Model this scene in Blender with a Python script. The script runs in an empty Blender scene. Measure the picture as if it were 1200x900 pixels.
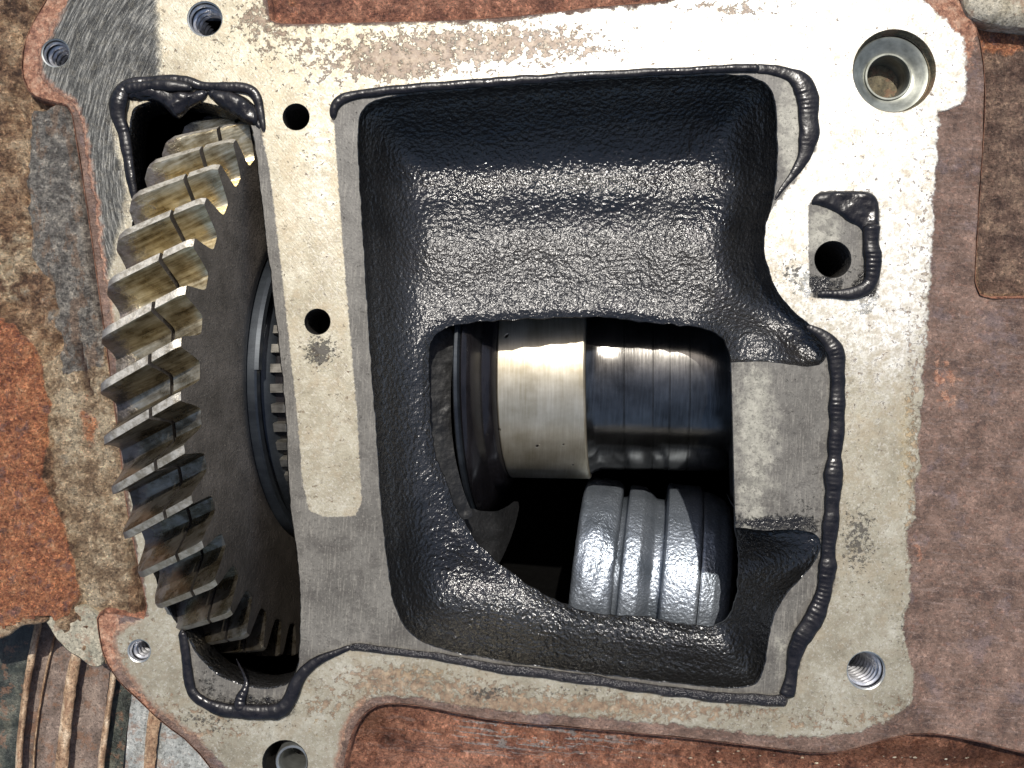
import bpy, math, random
import numpy as np
from mathutils import Vector, Matrix, noise
from mathutils.geometry import delaunay_2d_cdt
random.seed(7); rng = np.random.default_rng(7)
S = 0.0003            # metres per unit used below (about one photo pixel on the flange plane)
D = 1000.0            # camera height over the flange plane, same unit
scene = bpy.context.scene; COL = scene.collection

# ------------------------------------------------------------------ camera, sky, sun, exposure
cam_data = bpy.data.cameras.new('camera'); cam = bpy.data.objects.new('camera', cam_data); COL.objects.link(cam)
cam.location = (0, 0, D*S); cam.rotation_euler = (0, 0, 0)
cam_data.sensor_width = 36; cam_data.lens = 36*D/1200
cam_data.clip_start = 0.01; cam_data.clip_end = 50
scene.camera = cam
SUN = Vector((0.03, 0.45, 0.85)).normalized()
elev = math.asin(SUN.z); azim = math.atan2(SUN.x, SUN.y)
world = bpy.data.worlds.new('World'); scene.world = world; world.use_nodes = True
wn = world.node_tree.nodes; wl = world.node_tree.links
sky = wn.new('ShaderNodeTexSky'); sky.sky_type = 'NISHITA'; sky.sun_disc = False
sky.sun_elevation = elev; sky.sun_rotation = azim; sky.air_density = 1.0; sky.dust_density = 2.5
wl.new(sky.outputs[0], wn['Background'].inputs[0]); wn['Background'].inputs[1].default_value = 0.12
sun_d = bpy.data.lights.new('sun', 'SUN'); sun_d.energy = 3.8; sun_d.angle = math.radians(0.5); sun_d.color = (1, .955, .88)
sun = bpy.data.objects.new('sun', sun_d); COL.objects.link(sun)
sun.rotation_euler = SUN.to_track_quat('Z', 'Y').to_euler(); sun.location = SUN*2
scene.view_settings.view_transform = 'Standard'; scene.view_settings.look = 'None'
scene.view_settings.exposure = 0.1; scene.view_settings.gamma = 1
scene.view_settings.use_curve_mapping = False
scene.render.engine = 'CYCLES'

# ------------------------------------------------------------------ helpers: places
def P(px, py, z=0.0):
    """point seen at pixel (px,py) of the 1200x900 photo when it lies at height z"""
    k = (D - z)/D
    return ((px-600)*k, (450-py)*k, z)
def P2(pts, z=0.0): return np.array([P(x, y, z)[:2] for x, y in pts], float)

# ------------------------------------------------------------------ helpers: materials
class NT:
    def __init__(s, name):
        s.m = bpy.data.materials.new(name); s.m.use_nodes = True
        s.t = s.m.node_tree; s.n = s.t.nodes; s.b = s.n['Principled BSDF']
        g = s.n.new('ShaderNodeNewGeometry'); v = s.n.new('ShaderNodeVectorMath'); v.operation = 'SCALE'
        s.t.links.new(g.outputs['Position'], v.inputs[0]); v.inputs['Scale'].default_value = 1/S
        s.pos = v.outputs[0]; s.geo = g
    def _set(s, sock, v):
        if hasattr(v, 'is_linked') or isinstance(v, bpy.types.NodeSocket): s.t.links.new(v, sock)
        elif isinstance(v, (tuple, list)): sock.default_value = tuple(v)+((1,) if len(v) == 3 and sock.type == 'RGBA' else ())
        else: sock.default_value = v
    def vec(s, scale=(1, 1, 1), rot=0.0, off=(0, 0, 0), src=None):
        if rot:
            r = s.n.new('ShaderNodeMapping'); s._set(r.inputs[0], src or s.pos); r.inputs['Rotation'].default_value = (0, 0, rot); src = r.outputs[0]
        n = s.n.new('ShaderNodeMapping'); s._set(n.inputs[0], src or s.pos)
        n.inputs['Location'].default_value = off; n.inputs['Scale'].default_value = scale
        return n.outputs[0]
    def noise(s, px, detail=4, rough=.55, vec=None, dist=0.0):
        n = s.n.new('ShaderNodeTexNoise'); s._set(n.inputs['Vector'], vec or s.pos)
        n.inputs['Scale'].default_value = 1/px; n.inputs['Detail'].default_value = detail
        n.inputs['Roughness'].default_value = rough; n.inputs['Distortion'].default_value = dist
        if detail >= 4: return s.math('MULTIPLY_ADD', n.outputs[0], 1.45, -.225)      # stretch the narrow range of fine fractal noise
        return n.outputs[0]
    def vor(s, px, feature='F1', vec=None, rnd=1.0):
        n = s.n.new('ShaderNodeTexVoronoi'); n.feature = feature; s._set(n.inputs['Vector'], vec or s.pos)
        n.inputs['Scale'].default_value = 1/px; n.inputs['Randomness'].default_value = rnd
        return n.outputs[0]
    def attr(s, name):
        n = s.n.new('ShaderNodeAttribute'); n.attribute_name = name; return n.outputs['Fac']
    def math(s, op, a, b=0.0, c=0.0, clamp=False):
        n = s.n.new('ShaderNodeMath'); n.operation = op; n.use_clamp = clamp
        s._set(n.inputs[0], a); s._set(n.inputs[1], b)
        if op in ('MULTIPLY_ADD', 'SMOOTH_MIN', 'SMOOTH_MAX', 'COMPARE'): s._set(n.inputs[2], c)
        return n.outputs[0]
    def add(s, a, b): return s.math('ADD', a, b)
    def mul(s, a, b): return s.math('MULTIPLY', a, b)
    def mx(s, a, b): return s.math('MAXIMUM', a, b)
    def step(s, v, a, b):
        """smoothstep of v from a to b (a may be larger than b)"""
        n = s.n.new('ShaderNodeMapRange'); n.interpolation_type = 'SMOOTHSTEP'
        s._set(n.inputs[0], v)
        if a <= b: n.inputs[1].default_value = a; n.inputs[2].default_value = b; n.inputs[3].default_value = 0; n.inputs[4].default_value = 1
        else: n.inputs[1].default_value = b; n.inputs[2].default_value = a; n.inputs[3].default_value = 1; n.inputs[4].default_value = 0
        return n.outputs[0]
    def mix(s, f, a, b):
        n = s.n.new('ShaderNodeMix'); n.data_type = 'RGBA'; n.clamp_factor = True
        s._set(n.inputs[0], f); s._set(n.inputs[6], a); s._set(n.inputs[7], b)
        return n.outputs[2]
    def mixf(s, f, a, b):
        n = s.n.new('ShaderNodeMix'); n.data_type = 'FLOAT'; n.clamp_factor = True
        s._set(n.inputs[0], f); s._set(n.inputs[2], a); s._set(n.inputs[3], b)
        return n.outputs[0]
    def ramp(s, f, stops):
        n = s.n.new('ShaderNodeValToRGB'); s._set(n.inputs[0], f); e = n.color_ramp.elements
        while len(e) < len(stops): e.new(.5)
        for k, (p, c) in enumerate(stops): e[k].position = p; e[k].color = tuple(c)+(1,)
        return n.outputs[0]
    def bump(s, h, px, strength=1.0, normal=None):
        n = s.n.new('ShaderNodeBump'); s._set(n.inputs['Height'], h); n.inputs['Distance'].default_value = px*S
        n.inputs['Strength'].default_value = strength
        if normal: s._set(n.inputs['Normal'], normal)
        return n.outputs[0]
    def grit(s, c, px=3.4, amt=.6, lo=.3, hi=1.9):
        a = s.step(s.noise(px, 4, .75, s.vec((1, 1, 1), 0, (17, 5, 3))), .54, .63); b = s.step(s.noise(px*1.5, 5, .75, s.vec((1, 1, 1), 0, (71, 35, 3))), .56, .66)
        dk = s.n.new('ShaderNodeVectorMath'); dk.operation = 'SCALE'; s._set(dk.inputs[0], c); dk.inputs['Scale'].default_value = lo
        lt = s.n.new('ShaderNodeVectorMath'); lt.operation = 'SCALE'; s._set(lt.inputs[0], c); lt.inputs['Scale'].default_value = hi
        return s.mix(s.mul(b, amt), s.mix(s.mul(a, amt), c, dk.outputs[0]), lt.outputs[0])
    def out(s, color, rough=.5, metal=0.0, normal=None, coat=None, coat_rough=.1, spec=None):
        s._set(s.b.inputs['Base Color'], color); s._set(s.b.inputs['Roughness'], rough); s._set(s.b.inputs['Metallic'], metal)
        if normal: s._set(s.b.inputs['Normal'], normal)
        if coat is not None: s._set(s.b.inputs['Coat Weight'], coat); s._set(s.b.inputs['Coat Roughness'], coat_rough)
        if spec is not None: s._set(s.b.inputs['Specular IOR Level'], spec)
        return s.m

def m_flange():
    m = NT('machined_flange_iron')
    edge = m.mul(m.add(m.noise(22, 5, .65), -.5), 26.0)
    fine = m.mul(m.add(m.noise(5, 4, .7), -.5), 9.0)
    wob = m.add(edge, fine)
    mach = m.step(m.add(m.attr('mach'), m.mul(wob, .55)), -1.5, 1.5)       # 1 on the bare machined land
    grey = m.step(m.add(m.attr('inner'), m.mul(fine, .5)), -1.0, 1.0)
    dark = m.step(m.add(m.attr('dark'), m.mul(wob, .6)), -7.0, 7.0)
    # bare light iron, with stains
    n1 = m.noise(60, 10, .78); n2 = m.noise(9, 7, .75); n3 = m.noise(3.2, 3, .7)
    light = m.ramp(n1, [(.25, (.22, .19, .13)), (.5, (.38, .345, .255)), (.75, (.53, .50, .40))])
    light = m.mix(m.step(m.add(m.attr('whiter'), m.mul(m.add(n2, -.5), .9)), .15, .85), light, m.ramp(n2, [(.35, (.60, .57, .49)), (.6, (.86, .84, .78))]))  # paler iron by mask, strongest towards the top right
    light = m.mix(m.mul(m.step(m.noise(13, 8, .78, m.vec((1, 1, 1), 0, (40, 9, 0))), .50, .58), .5), light, (.33, .28, .20))
    light = m.mix(m.mul(m.step(m.noise(7, 6, .8, m.vec((1, .6, 1), .5, (5, 70, 0))), .60, .68), .5), light, (.17, .145, .11))
    scr = m.noise(1.0, 3, .6, m.vec((.02, .7, .3), .9)); scm = m.mul(m.step(scr, .58, .70), m.step(m.noise(80, 4, .6, m.vec((1, 1, 1), 0, (30, 10, 0))), .45, .6)); light = m.mix(m.mul(scm, .3), light, (.60, .57, .50))
    light = m.mix(m.mul(m.step(m.noise(2.3, 4, .75), .57, .66), .3), light, (.19, .16, .12)); light = m.mix(m.mul(m.step(m.noise(3.1, 4, .8, m.vec((1, 1, 1), 0, (8, 8, 2))), .57, .66), .4), light, (.66, .63, .55))
    light = m.mix(m.mul(m.step(m.noise(42, 8, .75, m.vec((1, 1, 1), 0, (500, 30, 0))), .52, .64), .4), light, (.36, .29, .19))
    # brown bloom
    bl = m.attr('brown'); bm = m.step(m.add(m.add(n2, m.mul(bl, .42)), m.mul(m.add(n3, -.5), .3)), .66, .74)
    brown = m.ramp(m.noise(11, 7, .8), [(.25, (0.074, 0.040, 0.024)), (.45, (0.189, 0.116, 0.068)), (.6, (0.295, 0.208, 0.131)), (.8, (0.476, 0.408, 0.300))])
    light = m.mix(m.mul(bm, .85), light, brown)
    yl = m.step(m.add(m.attr('yellow'), m.mul(m.add(n2, -.5), 1.2)), .35, .9); light = m.mix(m.mul(yl, .6), light, (.50, .38, .19))
    st = m.attr('stain'); sm = m.step(m.add(m.add(m.mul(m.noise(6, 6, .8), .7), m.mul(n3, .3)), m.mul(st, .40)), .66, .73)
    light = m.mix(m.mul(sm, .9), light, (.055, .048, .04))
    smr = m.step(m.add(m.attr('smear'), m.mul(m.add(m.noise(7, 6, .75, m.vec((1, 1, 1), 0, (3, 3, 3))), -.5), .9)), .5, .95); light = m.mix(m.mul(smr, .85), light, (.035, .03, .027))
    # dark brushed zone: arcs of strokes
    cen = m.vec((1, 1, 1), 0, (150, -250, 0)); 
    sep = m.n.new('ShaderNodeSeparateXYZ'); m._set(sep.inputs[0], cen)
    rad = m.math('SQRT', m.add(m.mul(sep.outputs[0], sep.outputs[0]), m.mul(sep.outputs[1], sep.outputs[1])))
    ang = m.math('ARCTAN2', sep.outputs[1], sep.outputs[0])
    cmb = m.n.new('ShaderNodeCombineXYZ'); m._set(cmb.inputs[0], m.mul(rad, .42)); m._set(cmb.inputs[1], m.mul(ang, 13.0))
    arcs = m.noise(1.0, 4, .7, cmb.outputs[0])
    dk = m.ramp(m.add(m.mul(arcs, .8), m.mul(m.noise(40, 3), .2)), [(.36, (.025, .025, .023)), (.5, (.07, .07, .065)), (.64, (.22, .215, .195))])
    dmix = m.mul(dark, m.mixf(m.step(n2, .52, .62), 1.0, .88))
    light = m.mix(dmix, light, dk)
    # inner oily grey zone
    g0 = m.ramp(m.noise(45, 5, .6), [(.3, (.085, .078, .066)), (.7, (.15, .14, .12))])
    g1 = m.ramp(m.noise(12, 6, .7), [(.3, (.22, .21, .17)), (.7, (.40, .38, .31))])
    pale = m.step(m.add(m.attr('pale'), m.mul(m.add(m.noise(16, 5, .7), -.5), .9)), .25, .75)
    g = m.mix(pale, g0, g1)
    blk = m.step(m.add(m.attr('oil'), m.mul(m.add(m.noise(10, 5, .75), -.5), 1.5)), .4, .75)
    g = m.mix(m.mul(m.step(m.noise(1.0, 5, .7, m.vec((.5, .03, .3), .06)), .52, .68), .45), g, (.27, .25, .21)); g = m.mix(m.mul(m.step(m.noise(26, 8, .75, m.vec((1, 1, 1), 0, (90, 20, 0))), .52, .62), .5), g, (.06, .053, .045))
    g = m.mix(m.mul(smr, .6), g, (.02, .018, .017))
    g = m.mix(blk, g, (.012, .011, .010))
    g = m.mix(m.mul(m.step(n3, .56, .66), .35), g, (.32, .30, .25)); g = m.mix(m.mul(m.step(m.noise(2.7, 4, .75, m.vec((1, 1, 1), 0, (4, 8, 1))), .57, .65), .5), g, (.05, .045, .038))
    machc = m.mix(grey, light, g)
    # unmachined painted/rusty shoulder
    r = m.noise(38, 7, .68)
    rust = m.ramp(r, [(.28, (0.083, 0.048, 0.035)), (.45, (0.144, 0.088, 0.063)), (.6, (0.205, 0.130, 0.097)), (.75, (0.300, 0.190, 0.140))])
    rust = m.mix(m.mul(m.step(m.noise(9, 6, .75), .56, .68), .6), rust, (.24, .125, .085))
    rust = m.mix(m.mul(m.step(m.noise(60, 5, .7, m.vec((1, 1, 1), 0, (300, 90, 0))), .55, .68), .45), rust, (.16, .125, .13))
    rust = m.mix(m.mul(m.step(n3, .57, .66), .4), rust, (.34, .25, .20)); rust = m.mix(m.mul(m.step(m.noise(2.4, 5, .7), .58, .68), .5), rust, (.07, .045, .035))
    rust = m.mix(m.mul(m.step(m.noise(1.0, 5, .7, m.vec((.03, .22, .2), .08)), .56, .66), .35), rust, (.27, .20, .17))
    rust = m.mix(m.mul(m.step(m.add(m.attr('orange'), m.mul(m.add(m.noise(14, 8, .75), -.5), 1.3)), .45, .65), .85), rust, m.ramp(m.noise(12, 7, .75), [(.35, (.16, .06, .035)), (.5, (.40, .19, .11)), (.65, (.54, .33, .22))]))
    rust = m.grit(rust, 3.2, .6, .35, 1.8)
    # a rusty margin creeping onto the land
    mg = m.step(m.add(m.attr('rim'), m.mul(wob, .5)), .5, 8.0)
    col = m.mix(mach, rust, machc)
    band = m.mul(m.mul(m.math('SUBTRACT', 1.0, mg), mach), m.step(m.attr('rimrust'), .3, .7)); col = m.mix(m.mul(band, .85), col, m.ramp(m.noise(9, 6, .75), [(.35, (.14, .06, .04)), (.55, (.36, .18, .11)), (.7, (.50, .34, .24))]))
    # gloss
    lightm = m.math('SUBTRACT', 1.0, m.mx(m.mx(bm, sm), yl), clamp=True)
    metal = m.mul(m.mul(mach, m.math('SUBTRACT', 1.0, grey)), m.mixf(lightm, .1, .5))
    rough = m.mixf(mach, .62, m.mixf(grey, m.mixf(dark, .48, .42), m.mixf(blk, .48, .18)))
    h = m.add(m.mul(n3, .25), m.mul(scr, .12)); h = m.add(h, m.mul(m.mul(arcs, dark), 1.3))
    h = m.add(h, m.mul(m.math('SUBTRACT', 1.0, mach), m.add(m.mul(m.noise(7, 7, .75), 3.4), -1.7)))
    h = m.add(h, m.mul(mach, 1.0)); h = m.add(h, m.mul(m.add(bm, sm), -.5)); h = m.add(h, m.mul(blk, m.mul(m.noise(5, 3), 2.0)))
    return m.out(col, rough, metal, m.bump(h, 1.3, .75))

def m_oily(name, base=(.011, .010, .009), r0=.24, r1=.42, grain=4.6, amt=2.2, coat=0.0, tint=(.05, .045, .038), metal=0.0, dust=.25, spec=.5):
    m = NT(name)
    big = m.noise(55, 3, .5); g1 = m.noise(grain, 1.5, .5); g2 = m.noise(grain*.45, 2, .5)
    vo = m.vor(grain*1.25, 'SMOOTH_F1')
    wet = m.step(m.add(big, m.mul(m.add(m.attr('dry'), 0.0), .6)), .40, .72)
    col = m.mix(m.mul(wet, dust*2), base, tint)
    col = m.mix(m.mul(m.step(g2, .58, .7), m.mul(wet, .5)), col, tuple(min(1, c*2.6) for c in tint))
    rough = m.mixf(wet, r0, r1)
    h = m.add(m.add(m.mul(g1, .8), m.mul(g2, .3)), m.mul(vo, -.5))
    return m.out(col, rough, metal, m.bump(h, amt, .9), coat, .08, spec)

def m_sealant():
    m = NT('black_silicone_sealant')
    n = m.noise(9, 4, .6); col = m.ramp(n, [(.3, (.005, .0045, .0055)), (.7, (.014, .0125, .014))])
    h = m.add(m.noise(8, 2, .5), m.mul(m.noise(3, 2, .5), .12))
    return m.out(col, m.mixf(m.step(m.noise(25, 3), .4, .6), .25, .38), 0, m.bump(h, 1.2, .7), spec=.4)

def m_sealant_wet():
    m = NT('oily_sealant')
    n = m.noise(9, 4, .6); col = m.ramp(n, [(.3, (.008, .007, .008)), (.7, (.03, .026, .026))])
    h = m.add(m.noise(6, 4, .6), m.mul(m.noise(2.4, 3, .6), .6))
    return m.out(col, .2, 0, m.bump(h, 2.2, 1.0))

def m_tooth():
    m = NT('oiled_tooth_steel')
    tc = m.n.new('ShaderNodeTexCoord'); 
    sc = m.n.new('ShaderNodeVectorMath'); sc.operation = 'SCALE'; m._set(sc.inputs[0], tc.outputs['Object']); sc.inputs['Scale'].default_value = 1/S
    stre = m.noise(1.0, 4, .6, m.vec((.02, .22, .22), -.42))
    n = m.noise(26, 5, .65)
    col = m.ramp(m.add(m.mul(stre, .55), m.mul(n, .45)), [(.30, (.17, .125, .06)), (.44, (.42, .34, .20)), (.58, (.66, .58, .39)), (.75, (.84, .79, .64))])
    e = m.attr('endstain'); em = m.step(m.add(e, m.mul(m.add(m.noise(12, 5, .7), -.5), 1.1)), .25, .65)
    col = m.mix(m.mul(em, .8), col, m.ramp(m.noise(14, 5, .7), [(.35, (.07, .055, .045)), (.6, (.17, .15, .16)), (.75, (.30, .27, .27))]))
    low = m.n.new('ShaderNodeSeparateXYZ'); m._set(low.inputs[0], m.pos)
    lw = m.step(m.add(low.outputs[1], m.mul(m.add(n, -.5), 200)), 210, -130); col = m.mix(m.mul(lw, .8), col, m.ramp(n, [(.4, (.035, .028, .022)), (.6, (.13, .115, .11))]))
    rough = m.add(m.mul(n, .25), .20)
    h = m.add(m.noise(1.0, 3, .6, m.vec((.05, .8, .8), -.42)), m.mul(em, m.mul(m.noise(3.5, 4, .7), 3.0)))
    rough = m.add(rough, m.mul(lw, -.04))
    return m.out(col, rough, m.mixf(em, .88, .5), m.bump(h, .45, .6))

def m_topland():
    m = NT('ground_tooth_crest')
    n = m.noise(8, 6, .7); col = m.ramp(n, [(.35, (.34, .30, .23)), (.6, (.66, .61, .51))])
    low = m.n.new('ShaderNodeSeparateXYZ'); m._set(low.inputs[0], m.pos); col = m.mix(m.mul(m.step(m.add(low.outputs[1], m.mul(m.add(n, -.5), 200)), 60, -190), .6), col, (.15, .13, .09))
    col = m.mix(m.mul(m.step(m.attr('endstain'), .3, .7), .7), col, (.12, .11, .12))
    return m.out(col, .34, .55, m.bump(m.noise(3, 4, .7), .5, .7))

def m_gearface():
    m = NT('dark_oily_gear_face')
    n = m.noise(40, 4, .6); sp = m.noise(2.6, 3, .7)
    col = m.ramp(n, [(.3, (.09, .077, .064)), (.7, (.16, .137, .115))])
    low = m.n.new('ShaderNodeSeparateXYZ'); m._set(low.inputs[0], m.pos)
    col = m.mix(m.mul(m.step(sp, .60, .72), .7), col, (.36, .32, .26)); col = m.mix(m.mul(m.step(m.noise(4.5, 6, .8), .56, .66), .55), col, (.03, .026, .022))
    h = m.add(sp, m.mul(m.noise(6, 4, .7), .6))
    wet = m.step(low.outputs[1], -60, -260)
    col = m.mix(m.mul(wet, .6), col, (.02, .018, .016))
    return m.out(col, m.mixf(wet, .55, .28), 0.1, m.bump(h, 1.3, m.mixf(wet, .5, 1.0) if False else .8))

def m_steel(name, col0, col1, rough=.3, metal=1.0, px=40, lines=(0.02, .5, .5), lineamt=.3, scratch=0.0):
    m = NT(name)
    n = m.noise(px, 5, .6); ln = m.noise(1.0, 3, .6, m.vec(lines))
    col = m.ramp(m.add(m.mul(n, .6), m.mul(ln, .4)), [(.35, col0), (.65, col1)])
    h = m.mul(ln, lineamt)
    if scratch:
        v = m.vor(26, 'F1', m.vec((1, .55, 1), .6)); sm = m.mul(m.step(v, .10, .05), m.step(m.noise(50, 2), .5, .56))
        col = m.mix(m.mul(sm, scratch), col, (.06, .045, .03)); h = m.add(h, m.mul(sm, -2.0))
    return m.out(col, m.add(m.mul(n, .15), rough-.06), metal, m.bump(h, .6, .6))

def m_thread():
    m = NT('bright_thread_steel')
    n = m.noise(12, 4, .6); c = m.ramp(n, [(.35, (.42, .42, .43)), (.65, (.75, .75, .77))])
    c = m.mix(m.step(m.add(m.attr('root'), m.mul(m.add(n, -.5), .3)), .35, .8), c, (.015, .014, .014))
    return m.out(c, .34, .7)

def m_outer():
    m = NT('rusty_outer_casting')
    n = m.noise(30, 10, .8); f = m.noise(6, 7, .8); ff = m.noise(2.6, 4, .75)
    brown = m.ramp(n, [(.36, (0.124, 0.065, 0.038)), (.45, (0.351, 0.203, 0.112)), (.54, (0.597, 0.390, 0.224)), (.64, (0.800, 0.602, 0.389))])
    brown = m.mix(m.mul(m.step(f, .55, .66), .55), brown, (.07, .045, .03))
    orange = m.ramp(m.add(m.mul(n, .4), m.mul(f, .6)), [(.34, (0.179, 0.059, 0.039)), (.46, (0.488, 0.176, 0.081)), (.58, (0.780, 0.336, 0.153)), (.7, (0.800, 0.554, 0.342))])
    orange = m.mix(m.mul(m.step(m.noise(20, 5, .7, m.vec((1, 1, 1), 0, (70, 0, 0))), .56, .66), .5), orange, (.20, .14, .15))
    grey = m.ramp(m.noise(14, 9, .8), [(.34, (0.119, 0.102, 0.084)), (.5, (0.288, 0.264, 0.227)), (.64, (0.540, 0.478, 0.389))])
    grey = m.mix(m.mul(m.step(m.noise(28, 6, .75, m.vec((1.4, .7, 1), 0, (9, 4, 0))), .55, .62), .6), grey, (.32, .19, .11))
    yel = m.ramp(n, [(.38, (0.288, 0.186, 0.106)), (.5, (0.576, 0.414, 0.251)), (.6, (0.800, 0.648, 0.436))])
    yel = m.mix(m.mul(m.step(f, .56, .68), .5), yel, (.17, .10, .06))
    red = m.ramp(n, [(.36, (0.230, 0.093, 0.061)), (.5, (0.518, 0.225, 0.133)), (.62, (0.749, 0.356, 0.218))])
    dull = m.ramp(n, [(.36, (0.150, 0.084, 0.057)), (.5, (0.300, 0.186, 0.127)), (.62, (0.475, 0.312, 0.207))])
    w = m.mul(m.add(m.noise(30, 6, .7), -.5), 1.1)
    c = brown
    for a, cc in (('w_yellow', yel), ('w_grey', grey), ('w_red', red), ('w_dull', dull), ('w_orange', orange)):
        c = m.mix(m.step(m.add(m.attr(a), w), .4, .6), c, cc)
    sc = m.noise(1.0, 4, .65, m.vec((.01, .25, .2), .12)); c = m.mix(m.mul(m.mul(m.step(sc, .56, .60), m.attr('w_scratch')), .9), c, (.52, .49, .45))
    c = m.mix(m.mul(m.step(ff, .62, .70), .35), c, (.50, .42, .32))
    c = m.grit(c, 3.6, .75, .3, 1.9); c = m.grit(c, 9, .4, .35, 1.6)
    wet = m.attr('w_wet_shade'); c = m.mix(m.mul(wet, .55), c, (.07, .032, .02))  # wet rust, and the dark painted in for the flattened hollow
    c = m.mix(m.attr('w_crack'), c, (.06, .022, .018))
    h = m.add(m.add(m.mul(m.noise(22, 10, .78), 2.6), m.mul(m.noise(5, 7, .8), 1.2)), m.mul(ff, .5))
    return m.out(c, m.mixf(wet, .62, .2), 0.0, m.bump(h, 6.0, 1.0), spec=.45)

def m_rib(name, c0, c1, c2, rough=.65):
    m = NT(name)
    n = m.noise(1.0, 6, .7, m.vec((.05, .02, .05), .15)); f = m.noise(5, 5, .75)
    c = m.ramp(n, [(.32, c0), (.5, c1), (.68, c2)]); c = m.mix(m.mul(m.step(f, .57, .67), .45), c, tuple(x*.45 for x in c0)); c = m.grit(c, 3.4, .75, .35, 1.6); c = m.mix(m.mul(m.step(m.noise(24, 8, .75), .54, .62), .5), c, (.22, .11, .06))
    return m.out(c, rough, 0, m.bump(m.add(f, m.mul(n, 1.5)), 1.6, .8))

M = dict(flange=m_flange(), pocket=m_oily('oily_cast_wall', base=(.010, .0095, .009), r0=.17, r1=.25, grain=4.6, amt=2.9, tint=(.022, .021, .02), dust=.3, spec=.85),
  sealant=m_sealant(), sealant_wet=m_sealant_wet(), tooth=m_tooth(), crest=m_topland(), face=m_gearface(), outer=m_outer(),
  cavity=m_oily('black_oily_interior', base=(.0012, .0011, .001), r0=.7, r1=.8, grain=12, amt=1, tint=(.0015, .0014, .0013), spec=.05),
  webmat=m_oily('dark_inner_rib', base=(.009, .009, .009), r0=.45, r1=.6, grain=9, amt=1.6, tint=(.012, .012, .012), spec=.35),
  collar=m_steel('ground_collar_steel', (.52, .45, .31), (.74, .68, .54), .38, .8, 50, (.4, .02, .02), .15, 1.0),
  shaft=m_steel('dark_oiled_shaft_steel', (.08, .077, .07), (.20, .195, .18), .16, .95, 60, (.4, .03, .03), .2),
  disc=m_steel('black_oiled_disc_steel', (.010, .009, .010), (.022, .020, .022), .14, .3, 60, (.4, .05, .05), .1),
  ring=m_steel('blued_ring_steel', (.022, .026, .032), (.045, .052, .06), .38, .5, 50, (.05, .3, .3), .2),
  dog=m_steel('dog_tooth_steel', (.16, .15, .13), (.34, .32, .28), .36, .8, 14),
  thread=m_thread(),
  bush=m_steel('worn_bush_steel', (.30, .30, .27), (.52, .53, .50), .34, .85, 30, (.03, .03, .3), .2),
  bushdull=m_steel('dull_greenish_bush', (.15, .155, .13), (.30, .31, .27), .38, .7, 24, (.06, .06, .3), .3),
  holedark=m_oily('dark_bore', base=(.010, .009, .008), r0=.4, r1=.6, grain=6, tint=(.02, .018, .015)),
  borefloor=m_rib('brown_bore_floor', (.08, .065, .035), (.14, .115, .065), (.20, .165, .10)),
  drum=m_oily('oily_cast_drum_steel', base=(.17, .195, .225), r0=.28, r1=.40, grain=3.8, amt=1.3, tint=(.24, .265, .30), metal=.7, dust=.4),
  ribrust=m_rib('rusty_rib_edge', (.18, .10, .055), (.42, .28, .17), (.60, .48, .34)),
  ribbrown=m_rib('brown_groove_iron', (.11, .08, .062), (.18, .135, .11), (.26, .20, .16)),
  ribgrey=m_rib('grey_painted_panel', (.22, .22, .20), (.32, .33, .31), (.42, .42, .39), .5),
  ribdark=m_rib('dark_greasy_iron', (.015, .017, .013), (.045, .05, .04), (.10, .10, .075), .35),
  web=m_rib('greenish_cast_web', (.20, .19, .14), (.30, .28, .21), (.40, .36, .27)),
  chunk=m_rib('weathered_pale_iron', (.28, .24, .16), (.42, .37, .27), (.52, .47, .36)),
  ground=m_rib('dark_ground', (.02, .018, .015), (.04, .035, .03), (.06, .05, .04)))

# ------------------------------------------------------------------ helpers: objects
def props(o, label=None, cat=None, group=None, kind=None):
    if label: o['label'] = label
    if cat: o['category'] = cat
    if group: o['group'] = group
    if kind: o['kind'] = kind
    return o
def thing(name, loc, label, cat, group=None):
    o = bpy.data.objects.new(name, None); COL.objects.link(o); o.location = tuple(c*S for c in loc); o.empty_display_size = .01
    return props(o, label, cat, group)
def link(name, me, mat, parent=None):
    o = bpy.data.objects.new(name, me); COL.objects.link(o)
    if mat and not me.materials: me.materials.append(mat)
    if parent: o.parent = parent
    return o
WOFF = {}
def mesh(name, V, F, mat, parent=None, smooth=True, attrs=None, local=False, sharp=None):
    V = np.array(V, float)
    off = np.zeros(3)
    if parent is not None and not local: off = WOFF.get(parent.name, np.array(parent.location)/S)
    if parent is None and not local:
        off = np.array([V[:, 0].mean(), V[:, 1].mean(), V[:, 2].min()])
    me = bpy.data.meshes.new(name)
    me.from_pydata([tuple(v) for v in (V-off)*S], [], [tuple(int(i) for i in f) for f in F]); me.update()
    if smooth: me.polygons.foreach_set('use_smooth', [True]*len(me.polygons))
    if sharp is not None: me.set_sharp_from_angle(angle=math.radians(sharp))
    for k, a in (attrs or {}).items():
        me.attributes.new(k, 'FLOAT', 'POINT').data.foreach_set('value', np.asarray(a, np.float32))
    o = link(name, me, mat, parent)
    if parent is None and not local: o.location = tuple(off*S)
    if not local: WOFF[o.name] = off
    return o

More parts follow.
